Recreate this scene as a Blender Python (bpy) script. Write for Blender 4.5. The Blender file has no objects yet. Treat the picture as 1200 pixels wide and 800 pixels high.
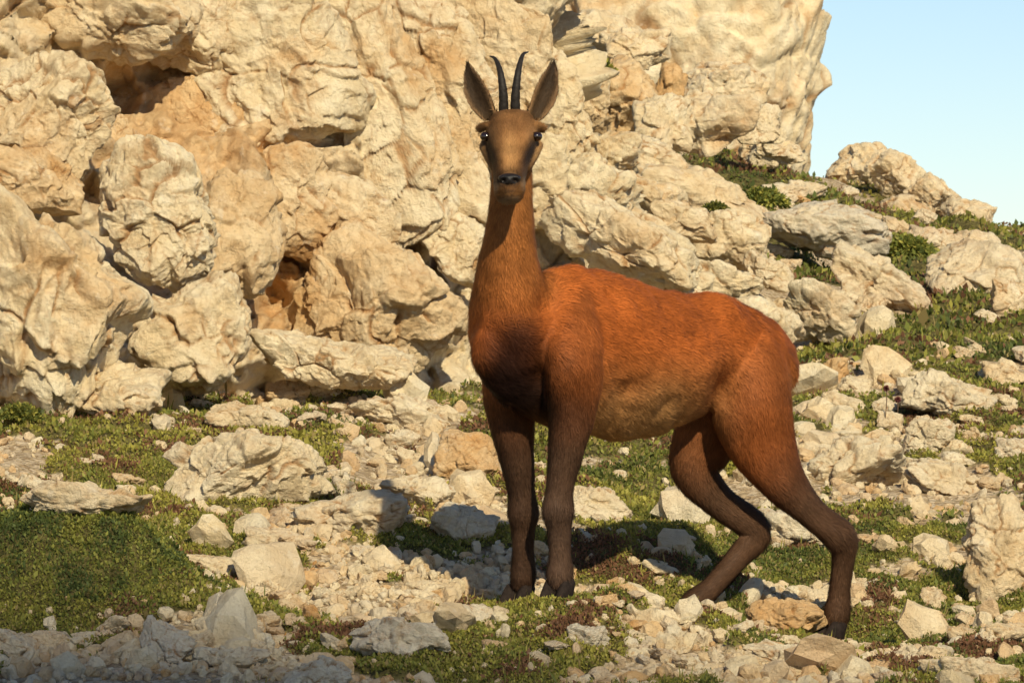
import bpy, bmesh, math, random
import numpy as np
from mathutils import Vector
from mathutils.bvhtree import BVHTree
rng=np.random.default_rng(7); random.seed(7)
F_=5400.0; ZC=0.6
SC=bpy.context.scene; COL=SC.collection
def P(px,py,Y): return np.array([(px-600)/F_*Y, Y, ZC+(400-py)/F_*Y])
def sstep(a,b,x):
    t=np.clip((x-a)/(b-a),0,1); return t*t*(3-2*t)
# ---------------------------------------------------------------- noise
def h32(ix,iy,iz,s):
    n=(ix*374761393+iy*668265263+iz*1274126177+s*974634777)&0xFFFFFFFF
    n=((n^(n>>13))*1274126177)&0xFFFFFFFF
    n=n^(n>>16)
    n=((n^(n>>15))*668265263)&0xFFFFFFFF
    n=n^(n>>13)
    return n/4294967295.0
def vnoise(p,s=0):
    b=np.floor(p).astype(np.int64); f=p-b; f=f*f*f*(f*(f*6-15)+10)
    r=0
    for dx in (0,1):
        wx=f[:,0] if dx else 1-f[:,0]
        for dy in (0,1):
            wy=f[:,1] if dy else 1-f[:,1]
            for dz in (0,1):
                wz=f[:,2] if dz else 1-f[:,2]
                r=r+wx*wy*wz*h32(b[:,0]+dx,b[:,1]+dy,b[:,2]+dz,s)
    return r
def fbm(p,o=4,s=0,g=.5):
    a=1;t=0;r=0;q=np.array(p,float)
    for i in range(o):
        r=r+a*(vnoise(q,s+i*17)-.5); t+=a; a*=g; q=q*2.03+11.7
    return r/t*2
def vfac(p,s,aoff,atilt,soft):
    b=np.floor(p-.5).astype(np.int64); N=len(p)
    F1=np.full(N,9.);F2=np.full(N,9.);v1=np.zeros(N);v2=np.zeros(N)
    for dx in (0,1):
        for dy in (0,1):
            for dz in (0,1):
                c=b+np.array([dx,dy,dz])
                fp=np.stack([h32(c[:,0],c[:,1],c[:,2],s+k) for k in (1,2,3)],1)
                v=p-(c+.5+.85*(fp-.5)); d=np.sqrt((v*v).sum(1))
                val=aoff*(h32(c[:,0],c[:,1],c[:,2],s+8)-.5)
                for k in range(3): val=val+atilt*(h32(c[:,0],c[:,1],c[:,2],s+5+k)-.5)*v[:,k]
                m=d<F1; m2=(~m)&(d<F2)
                F2=np.where(m,F1,np.where(m2,d,F2)); v2=np.where(m,v1,np.where(m2,val,v2))
                F1=np.where(m,d,F1); v1=np.where(m,val,v1)
    t=.5+.5*sstep(0,soft,F2-F1)
    return v1*t+v2*(1-t),F2-F1
def rock_disp(q,s=0,big=1.0,pit=1.0):
    w=np.stack([fbm(q*1.7,3,s+31),fbm(q*1.7,3,s+37),fbm(q*1.7,3,s+41)],1)*.22
    d=fbm(q*1.5,3,s+3)*.13*big
    f,e=vfac((q+w)*1.75,s+50,.19,.58,.10)
    d+=big*f
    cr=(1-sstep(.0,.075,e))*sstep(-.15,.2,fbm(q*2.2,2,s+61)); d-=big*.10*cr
    f,e=vfac((q+w*.8)*4.2+3.3,s+90,.070,.24,.14)
    d+=f
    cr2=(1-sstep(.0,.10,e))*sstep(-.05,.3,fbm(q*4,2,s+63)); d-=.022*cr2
    w2=np.stack([fbm(q*7,2,s+71),fbm(q*7,2,s+72),fbm(q*7,2,s+73)],1)*.03
    f,e=vfac((q+w*.5+w2)*10.5+7.7,s+120,.022,.078,.2)
    d+=f
    n=fbm(q*5.,6,s+9,.58); d+=n*.050
    r=np.abs(fbm(q*12.,4,s+13,.60)); d-=pit*(.5-r)*.024
    cav=np.clip(cr*1.0+cr2*.5+(.16-r)*1.4-n*.6,0,1)  # crevice mask, drives the painted occlusion tint of the rock
    return d,cav
# ---------------------------------------------------------------- mesh helper
def mk(name,V,Fc,mat,parent=None,off=None,smooth=True,cattr=None,vattr=None,link=True):
    V=np.asarray(V,np.float32)
    if off is not None: V=V-np.asarray(off,np.float32)
    Fc=np.asarray(Fc,np.int32); m,k=Fc.shape
    me=bpy.data.meshes.new(name); me.vertices.add(len(V)); me.vertices.foreach_set('co',V.astype(np.float32).ravel())
    me.loops.add(m*k); me.loops.foreach_set('vertex_index',Fc.ravel())
    me.polygons.add(m); me.polygons.foreach_set('loop_start',np.arange(0,m*k,k,dtype=np.int32))
    me.update(calc_edges=True)
    me.polygons.foreach_set('use_smooth',np.full(m,smooth))
    for nm,a in (cattr or {}).items():
        at=me.attributes.new(nm,'FLOAT_COLOR','POINT'); c=np.ones((len(V),4),np.float32); c[:,:3]=a; at.data.foreach_set('color',c.ravel())
    for nm,a in (vattr or {}).items():
        at=me.attributes.new(nm,'FLOAT_VECTOR','POINT'); at.data.foreach_set('vector',np.asarray(a,np.float32).ravel())
    me.materials.append(mat)
    if not link: return me
    o=bpy.data.objects.new(name,me); COL.objects.link(o)
    if parent is not None: o.parent=parent
    elif off is not None: o.location=[float(v) for v in off]
    return o
def tag(o,label=None,cat=None,group=None,kind=None):
    if label:o['label']=label
    if cat:o['category']=cat
    if group:o['group']=group
    if kind:o['kind']=kind
    return o
_ico={}
def ico(k):
    if k not in _ico:
        bm=bmesh.new(); bmesh.ops.create_icosphere(bm,subdivisions=k,radius=1)
        V=np.array([v.co[:] for v in bm.verts]); Fc=np.array([[v.index for v in f.verts] for f in bm.faces]); bm.free()
        V/=np.linalg.norm(V,axis=1)[:,None]; _ico[k]=(V,Fc)
    return _ico[k]
# ---------------------------------------------------------------- materials
def new_mat(n):
    m=bpy.data.materials.new(n); m.use_nodes=True; t=m.node_tree; t.nodes.clear()
    out=t.nodes.new('ShaderNodeOutputMaterial'); b=t.nodes.new('ShaderNodeBsdfPrincipled'); t.links.new(b.outputs[0],out.inputs[0])
    b.inputs['Specular IOR Level'].default_value=.25
    return m,t,b,out
class NT:
    def __init__(s,t): s.t=t; s.pos=t.nodes.new('ShaderNodeNewGeometry').outputs['Position']
    def L(s,a,b): s.t.links.new(a,b)
    def noise(s,scale,det=5,ro=.55,vec=None,dist=0):
        n=s.t.nodes.new('ShaderNodeTexNoise'); n.inputs['Scale'].default_value=scale;n.inputs['Detail'].default_value=det;n.inputs['Roughness'].default_value=ro;n.inputs['Distortion'].default_value=dist
        s.L(vec or s.pos,n.inputs['Vector']); return n.outputs['Fac']
    def voro(s,scale,out='Distance',feat='F1'):
        n=s.t.nodes.new('ShaderNodeTexVoronoi'); n.feature=feat; n.inputs['Scale'].default_value=scale; s.L(s.pos,n.inputs['Vector']); return n.outputs[out]
    def ramp(s,f,a,b,lo=0,hi=1):
        n=s.t.nodes.new('ShaderNodeMapRange'); n.interpolation_type='SMOOTHSTEP'
        for i,v in zip((1,2,3,4),(a,b,lo,hi)): n.inputs[i].default_value=v
        s.L(f,n.inputs[0]); return n.outputs[0]
    def math(s,op,a,b=None,clamp=False):
        n=s.t.nodes.new('ShaderNodeMath'); n.operation=op; n.use_clamp=clamp
        for i,v in enumerate((a,b)):
            if v is None: continue
            if isinstance(v,(int,float)): n.inputs[i].default_value=v
            else: s.L(v,n.inputs[i])
        return n.outputs[0]
    def mix(s,f,a,b,bt='MIX'):
        n=s.t.nodes.new('ShaderNodeMix'); n.data_type='RGBA'; n.blend_type=bt
        for i,v in zip((0,6,7),(f,a,b)):
            if isinstance(v,(int,float)): n.inputs[i].default_value=v
            elif isinstance(v,tuple): n.inputs[i].default_value=(*v,1)
            else: s.L(v,n.inputs[i])
        return n.outputs[2]
    def attr(s,name):
        n=s.t.nodes.new('ShaderNodeAttribute'); n.attribute_name=name; return n
    def sep(s,c):
        n=s.t.nodes.new('ShaderNodeSeparateColor'); s.L(c,n.inputs[0]); return n.outputs
    def bump(s,h,dist,st=1,nrm=None):
        n=s.t.nodes.new('ShaderNodeBump'); n.inputs['Strength'].default_value=st;n.inputs['Distance'].default_value=dist
        s.L(h,n.inputs['Height'])
        if nrm: s.L(nrm,n.inputs['Normal'])
        return n.outputs[0]
def rock_mat():
    m,t,b,o=new_mat('limestone'); N=NT(t)
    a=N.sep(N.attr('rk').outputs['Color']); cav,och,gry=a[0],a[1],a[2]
    n1=N.noise(2.3,7,.62,dist=.4); n2=N.noise(9,8,.65); n3=N.noise(55,6,.7)
    c=N.mix(N.ramp(n2,.3,.7),(.78,.61,.365),(.90,.78,.55))
    c=N.mix(N.math('ADD',N.ramp(n1,.50,.72,0,.65),och,True),c,N.mix(N.ramp(n2,.35,.65),(.60,.31,.105),(.76,.49,.225)))
    c=N.mix(N.math('MULTIPLY',gry,N.ramp(n1,.35,.6,.5,1)),c,(.67,.62,.52))
    c=N.mix(N.math('MULTIPLY',cav,.8),c,(.42,.205,.072))  # crevices go brown: occlusion shade painted in together with ochre dirt
    c=N.mix(N.ramp(n3,.30,.46,.28,0),c,(.36,.23,.12))
    c=N.mix(N.ramp(N.noise(20,4,.6),.60,.70,0,.28),c,(.90,.83,.68))
    N.L(c,b.inputs['Base Color']); b.inputs['Roughness'].default_value=.92; b.inputs['Specular IOR Level'].default_value=.12
    h1=N.noise(16,10,.68,dist=.3); h2=N.noise(85,6,.7)
    n=N.bump(h1,.042,.8); n=N.bump(h2,.009,.8,n); N.L(n,b.inputs['Normal'])
    return m
def ground_mat():
    m,t,b,o=new_mat('stony_soil'); N=NT(t)
    v=N.sep(N.attr('veg').outputs['Color'])[0]
    n1=N.noise(4,7,.6); n2=N.noise(40,6,.65)
    cell=N.sep(N.voro(75,'Color'))[0]
    c=N.mix(N.ramp(n2,.3,.7),(.30,.20,.11),(.56,.43,.26))
    c=N.mix(N.ramp(cell,.40,.85,0,.75),c,(.74,.60,.42))
    g=N.mix(N.ramp(N.noise(28,5,.6),.35,.65),(.085,.07,.022),(.20,.17,.055))
    c=N.mix(N.ramp(v,.15,.6),c,g)
    N.L(c,b.inputs['Base Color']); b.inputs['Roughness'].default_value=.95
    n=N.bump(N.noise(30,8,.7),.03,.8); n=N.bump(N.voro(75),.012,.6,n); N.L(n,b.inputs['Normal'])
    return m
def leaf_mat(nm='turf_leaf',tr=.3):
    m,t,b,o=new_mat(nm); N=NT(t); a=N.attr('col').outputs['Color']
    N.L(a,b.inputs['Base Color']); b.inputs['Roughness'].default_value=.6
    tl=t.nodes.new('ShaderNodeBsdfTranslucent'); N.L(a,tl.inputs[0])
    mx=t.nodes.new('ShaderNodeMixShader'); mx.inputs[0].default_value=tr
    N.L(b.outputs[0],mx.inputs[1]);N.L(tl.outputs[0],mx.inputs[2]);N.L(mx.outputs[0],o.inputs[0]); return m
def fur_mat(nm,usebn):
    m,t,b,o=new_mat(nm); N=NT(t); a=N.attr('col').outputs['Color']
    c=N.mix(N.ramp(N.noise(70,4,.6),.3,.7,.0,.35),a,N.mix(1.0,a,(.6,.55,.5),'MULTIPLY'))
    N.L(c,b.inputs['Base Color']); b.inputs['Roughness'].default_value=.6; b.inputs['Specular IOR Level'].default_value=.12
    if usebn: N.L(N.attr('bn').outputs['Vector'],b.inputs['Normal'])
    return m
def plain(nm,c,ro,bs=0,spec=.4):
    m,t,b,o=new_mat(nm); N=NT(t)
    cc=N.mix(N.ramp(N.noise(120,4,.6),.3,.7),tuple(x*.7 for x in c),tuple(min(1,x*1.25) for x in c)); N.L(cc,b.inputs['Base Color'])
    b.inputs['Roughness'].default_value=ro; b.inputs['Specular IOR Level'].default_value=spec
    if bs: N.L(N.bump(N.noise(bs,5,.6),.003,.6),b.inputs['Normal'])
    return m
M_ROCK=rock_mat(); M_GND=ground_mat(); M_LEAF=leaf_mat(); M_BODY=fur_mat('chamois_hide',False); M_FUR=fur_mat('chamois_fur',True)
M_HORN=plain('horn',(.020,.015,.012),.55,140,.25); M_HOOF=plain('hoof_keratin',(.022,.015,.012),.75,120,.12)
M_EYE=plain('eye_dark',(.016,.007,.003),.10,0,1.0); M_NOSE=plain('nose_skin',(.012,.009,.008),.38,300); M_STEM=plain('dry_stem',(.12,.07,.04),.8); M_FLOW=plain('dry_flower',(.16,.045,.04),.8)
# ---------------------------------------------------------------- terrain
hoofpts=[(655,703,9.885),(608,709,10.01),(974,751,10.39),(794,733,10.31)]
ctl=[P(*c) for c in [(-200,830,9.0),(100,800,9.2),(400,800,9.3),(700,800,9.4),(1000,800,9.6),(1250,800,9.6),
 (-100,720,9.8),(250,735,9.7),(450,735,9.75),(560,715,9.9),(700,705,9.98),(850,738,10.3),(1100,740,10.3),(1300,740,10.3),
 (-60,650,10.3),(250,690,10.1),(90,745,9.6),
 (200,640,10.5),(400,650,10.5),(520,640,10.7),(750,650,10.7),(900,660,11.0),(1100,650,11.2),(1300,650,11.2),
 (0,560,11.2),(200,560,11.4),(400,570,11.4),(600,570,11.6),(800,590,11.8),(1000,580,12.0),(1200,560,12.2),
 (0,490,12.2),(200,490,12.5),(350,470,12.9),(500,470,12.9),(680,500,12.8),(900,500,13.2),(1100,500,13.2),(1250,480,13.4),
 (950,420,15),(1100,400,15.3),(1250,390,15.5),(870,330,16.4),(1000,330,17),(1150,330,17.2),(1300,320,17.5),
 (760,240,18),(880,245,19),(1000,255,20),(1150,270,21),(1300,285,21),(700,120,20),(850,190,21),
 (1000,240,22),(1200,285,22.5)]]
ctl+=[np.array(c,float) for c in [(-3,13.2,.2),(-6,13,.3),(-4,9,-.15),(4,9,-.2),(8,12,.0),(7,18,.5),(0,14.5,.35),(-3,17,.9),(-3,22,1.6),(3,25,.5),(0,26,1.0),(8,26,-.5),
 (0,7.5,-.3),(-4,6,-.6),(4,6,-.6),(0,4,-.85),(0,0,-1.2),(-10,0,-1.4),(10,0,-1.6),(-12,30,1.),(0,40,-3),(15,40,-5),(-50,60,-3),(50,60,-9),(0,110,-10),(-90,0,-2),(90,0,-8),(-90,120,-9),(90,120,-12),(0,-15,-2.5)]]
hp=[P(*h) for h in hoofpts]; ctl+=hp
ctl=np.array(ctl)
def rbf_fit(z):
    A=ctl[:,:2]; D=np.sqrt(((A[:,None]-A[None])**2).sum(2)+.02); n=len(A)
    return np.linalg.solve(D+np.eye(n)*1e-4,z)
def rbf_eval(w,x,y):
    out=np.empty(len(x))
    for i in range(0,len(x),20000):
        d=np.sqrt((x[i:i+20000,None]-ctl[:,0])**2+(y[i:i+20000,None]-ctl[:,1])**2+.02); out[i:i+20000]=d@w
    return out
zm=ctl[:,2].mean(); w0=rbf_fit(ctl[:,2]-zm)
def base_h(x,y): return rbf_eval(w0,x,y)+zm
def ray_Y(px,py,hf):
    Y=np.linspace(8.7,24,700); x=(px-600)/F_*Y; z=ZC+(400-py)/F_*Y
    d=hf(x,Y)-z; k=np.argmax(d>0)
    return Y[k] if d[k]>0 else None
MC=P(78,695,9.95); MH=.185
def mound(x,y):
    d=((x-MC[0])/.27)**2+((y-MC[1])/.24)**2
    return np.exp(-d**1.35)
vegpix=[(100,545,90,25,.25),(40,480,50,20,.25),(240,635,60,18,.3),(400,510,80,16,.22),(480,640,40,15,.2),(250,505,200,30,.16),(200,560,120,25,.14),(470,545,60,18,.18),(420,670,90,20,.12),
 (820,605,60,25,.15),(1070,410,95,30,.45),(1060,620,80,30,.16),(1070,290,60,22,.4),(900,230,60,15,.35),(1180,490,40,30,.3),(960,235,70,12,.3),(1050,345,90,14,.25),(650,740,140,18,.18),(380,725,110,18,.28),(560,790,120,12,.15),(820,770,90,15,.15),(1100,690,70,15,.1),(800,560,60,18,.15),
 (920,710,60,18,-.25),(560,540,60,30,-.2),(380,455,110,18,-.2),(1000,540,80,35,-.22),(100,785,90,15,-.25),(300,790,90,15,-.25),(1120,560,60,20,-.15)]
VB=[]
for px,py,rx,ry,s in vegpix:
    Y=ray_Y(px,py,base_h)
    if Y is None: continue
    Yb=ray_Y(px,py-ry,base_h) or Y+.4
    VB.append(((px-600)/F_*Y,Y,rx/F_*Y,max(.12,abs(Yb-Y)),s))
def veg(x,y):
    q=np.stack([x*3.4,y*2.6,np.zeros_like(x)],1)
    v=.5+fbm(q,6,201,.64)*.95
    for bx,by,rx,ry,s in VB: v=v+s*np.exp(-((x-bx)/rx)**2-((y-by)/ry)**2)
    v=v+np.minimum(mound(x,y)*1.8,.7)
    return sstep(.44,.57,v)
def gnoise(x,y):
    q=np.stack([x,y,np.zeros_like(x)],1); v=veg(x,y); mo=mound(x,y)
    far=1+sstep(13,25,y)*1.2
    n=fbm(q*1.6,4,301)*.07*far+fbm(q*7,4,302,.6)*.024
    lump=(.5+fbm(q*9,3,303))*.030*v
    return n+lump+mo*MH+mo*fbm(q*11,3,309)*.030
w1=rbf_fit(ctl[:,2]-zm-gnoise(ctl[:,0],ctl[:,1])+mound(ctl[:,0],ctl[:,1])*MH)
def ground(x,y):
    x=np.atleast_1d(np.asarray(x,float)); y=np.atleast_1d(np.asarray(y,float))
    return rbf_eval(w1,x,y)+zm+gnoise(x,y)
xs=np.concatenate([np.linspace(-90,-8,18),np.linspace(-7,-2.2,30),np.arange(-2.1,2.6,.013),np.linspace(2.7,8,32),np.linspace(9,90,18)])
ys=np.concatenate([np.linspace(-15,7,24),np.linspace(7.3,8.8,20),np.arange(8.85,12.2,.013),np.arange(12.2,16,.028),np.arange(16,23.5,.05),np.linspace(24,35,24),np.linspace(38,120,20)])
X,Y=np.meshgrid(xs,ys); x=X.ravel();y=Y.ravel(); z=ground(x,y); nx,ny=len(xs),len(ys)
i=np.arange((ny-1)*(nx-1)); r=i//(nx-1); c=i%(nx-1); a=r*nx+c
GF=np.stack([a,a+1,a+nx+1,a+nx],1); v=veg(x,y)
g=mk('ground',np.stack([x,y,z],1),GF,M_GND,cattr={'veg':np.stack([v,v,v],1)}); tag(g,'stony slope of soil, gravel and low turf','ground',kind='structure')
# ---------------------------------------------------------------- cliff
cx=np.concatenate([np.linspace(-6,-1.75,60),np.arange(-1.72,1.0,.0066),np.linspace(1.03,2.2,30)])
cz=np.concatenate([np.linspace(-.5,-.1,12),np.arange(-.08,1.85,.0066),np.linspace(1.9,3.6,50)])
X,Z=np.meshgrid(cx,cz); s_=X.ravel(); z=Z.ravel(); nx,ny=len(cx),len(cz)
def pxz(px,py,Y=13.6): p=P(px,py,Y); return p[0],p[2]
xe=np.interp(z,[-.5,.86,1.2,1.64,3.6],[.50,.34,.20,.02,-.4])
e=np.maximum(0,s_-xe); x=np.minimum(s_,xe)+.07*(1-np.exp(-e/.07))
Yb=13.35+.75*(np.minimum(s_,xe)+.6)+.42*(z-.3)+.12*np.sin(s_*3+z*1.5)+np.maximum(0,e-.03)
for px,py,rx,ry,d in [(190,110,75,90,.22),(320,380,35,80,.3),(60,40,60,20,.15),(540,150,30,120,.1),(330,70,70,60,-.16),(450,110,55,130,-.16),(590,90,60,90,-.1)]:
    bx,bz=pxz(px,py); Yb=Yb+d*np.exp(-((x-bx)/(rx*.0025))**2-((z-bz)/(ry*.0025))**2)
pt=np.stack([x,Yb,z],1)
th=math.radians(28); q=pt.copy(); q[:,0]=(x*math.cos(th)+z*math.sin(th)); q[:,2]=(-x*math.sin(th)+z*math.cos(th))*.75; q[:,1]*=.35
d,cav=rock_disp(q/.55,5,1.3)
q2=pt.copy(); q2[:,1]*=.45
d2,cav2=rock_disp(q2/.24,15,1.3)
k_=(1-np.exp(-e/.12))[:,None]
nrm=np.array([.15,-.97,.15])*(1-k_)+np.array([.93,-.25,.2])*k_
pt=pt+nrm*(d*.55+d2*.22)[:,None]
i=np.arange((ny-1)*(nx-1)); r=i//(nx-1); c=i%(nx-1); a=r*nx+c
och=.0*x
for px,py,rx,ry,s in [(200,120,100,110,.8),(300,190,90,50,.45),(480,250,90,50,.3),(560,60,50,60,.35),(330,350,60,80,.5),(120,30,90,40,.3)]:
    bx,bz=pxz(px,py); och=och+s*np.exp(-((x-bx)/(rx*.0025))**2-((z-bz)/(ry*.0025))**2)
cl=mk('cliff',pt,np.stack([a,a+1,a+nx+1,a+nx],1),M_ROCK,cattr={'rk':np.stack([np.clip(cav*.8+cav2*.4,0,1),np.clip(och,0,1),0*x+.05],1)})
tag(cl,'weathered pale limestone cliff rising behind the boulders on the left','cliff',kind='structure')
# ---------------------------------------------------------------- boulders
def rock_shape(sub,seed,hw,hd,hh,p=11,npl=13,big=1.0):
    D,Fc=ico(sub); r_=np.random.default_rng(seed)
    n=r_.normal(size=(npl,3)); n/=np.linalg.norm(n,axis=1)[:,None]; dd=r_.uniform(.60,.95,npl)
    n=np.concatenate([n,np.eye(3),-np.eye(3)]); dd=np.concatenate([dd,np.full(6,1.0)])
    q=np.maximum(D@n.T/dd,0); r=(q**p).sum(1)**(-1/p)
    V=D*r[:,None]; V/=np.abs(V).max(0)
    S=np.array([hw,hd,hh]); V=V*S; sz=(hw*hh*hd)**(1/3)
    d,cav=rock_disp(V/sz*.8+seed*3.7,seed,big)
    nr=V/S; nr/=np.linalg.norm(nr,axis=1)[:,None]
    V=V+nr*(d*sz*.72)[:,None]
    lo,hi=V.min(0),V.max(0); V=(V-(lo+hi)/2)*(2*S/(hi-lo))
    return V,Fc,cav
def boulder(px,py,hw,hh,Y,roll,seed,och,gry,label,sub=6,p=15,dep=.8,cat='boulder',name='boulder',group=None,big=.9,npl=13):
    auto=Y is None
    if auto:
        Y=ray_Y(px,py+hh*.72,ground)
        if Y is None: Y=12
    s=Y/F_; w=hw*s; h=hh*s
    d=dep*max(min(w,2*h),.6*w)
    if auto:
        Y+=d*.55; s=Y/F_; w=hw*s; h=hh*s
    V,Fc,cav=rock_shape(sub,seed,w,d,h,p,big=big,npl=npl)
    a=math.radians(roll); ca,sa=math.cos(a),math.sin(a)
    V=np.stack([V[:,0]*ca+V[:,2]*sa,V[:,1],-V[:,0]*sa+V[:,2]*ca],1)   # + roll: right side down
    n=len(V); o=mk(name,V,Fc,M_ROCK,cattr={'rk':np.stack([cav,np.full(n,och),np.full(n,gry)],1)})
    o.location=P(px,py,Y); tag(o,label,cat,group); return o
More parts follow.
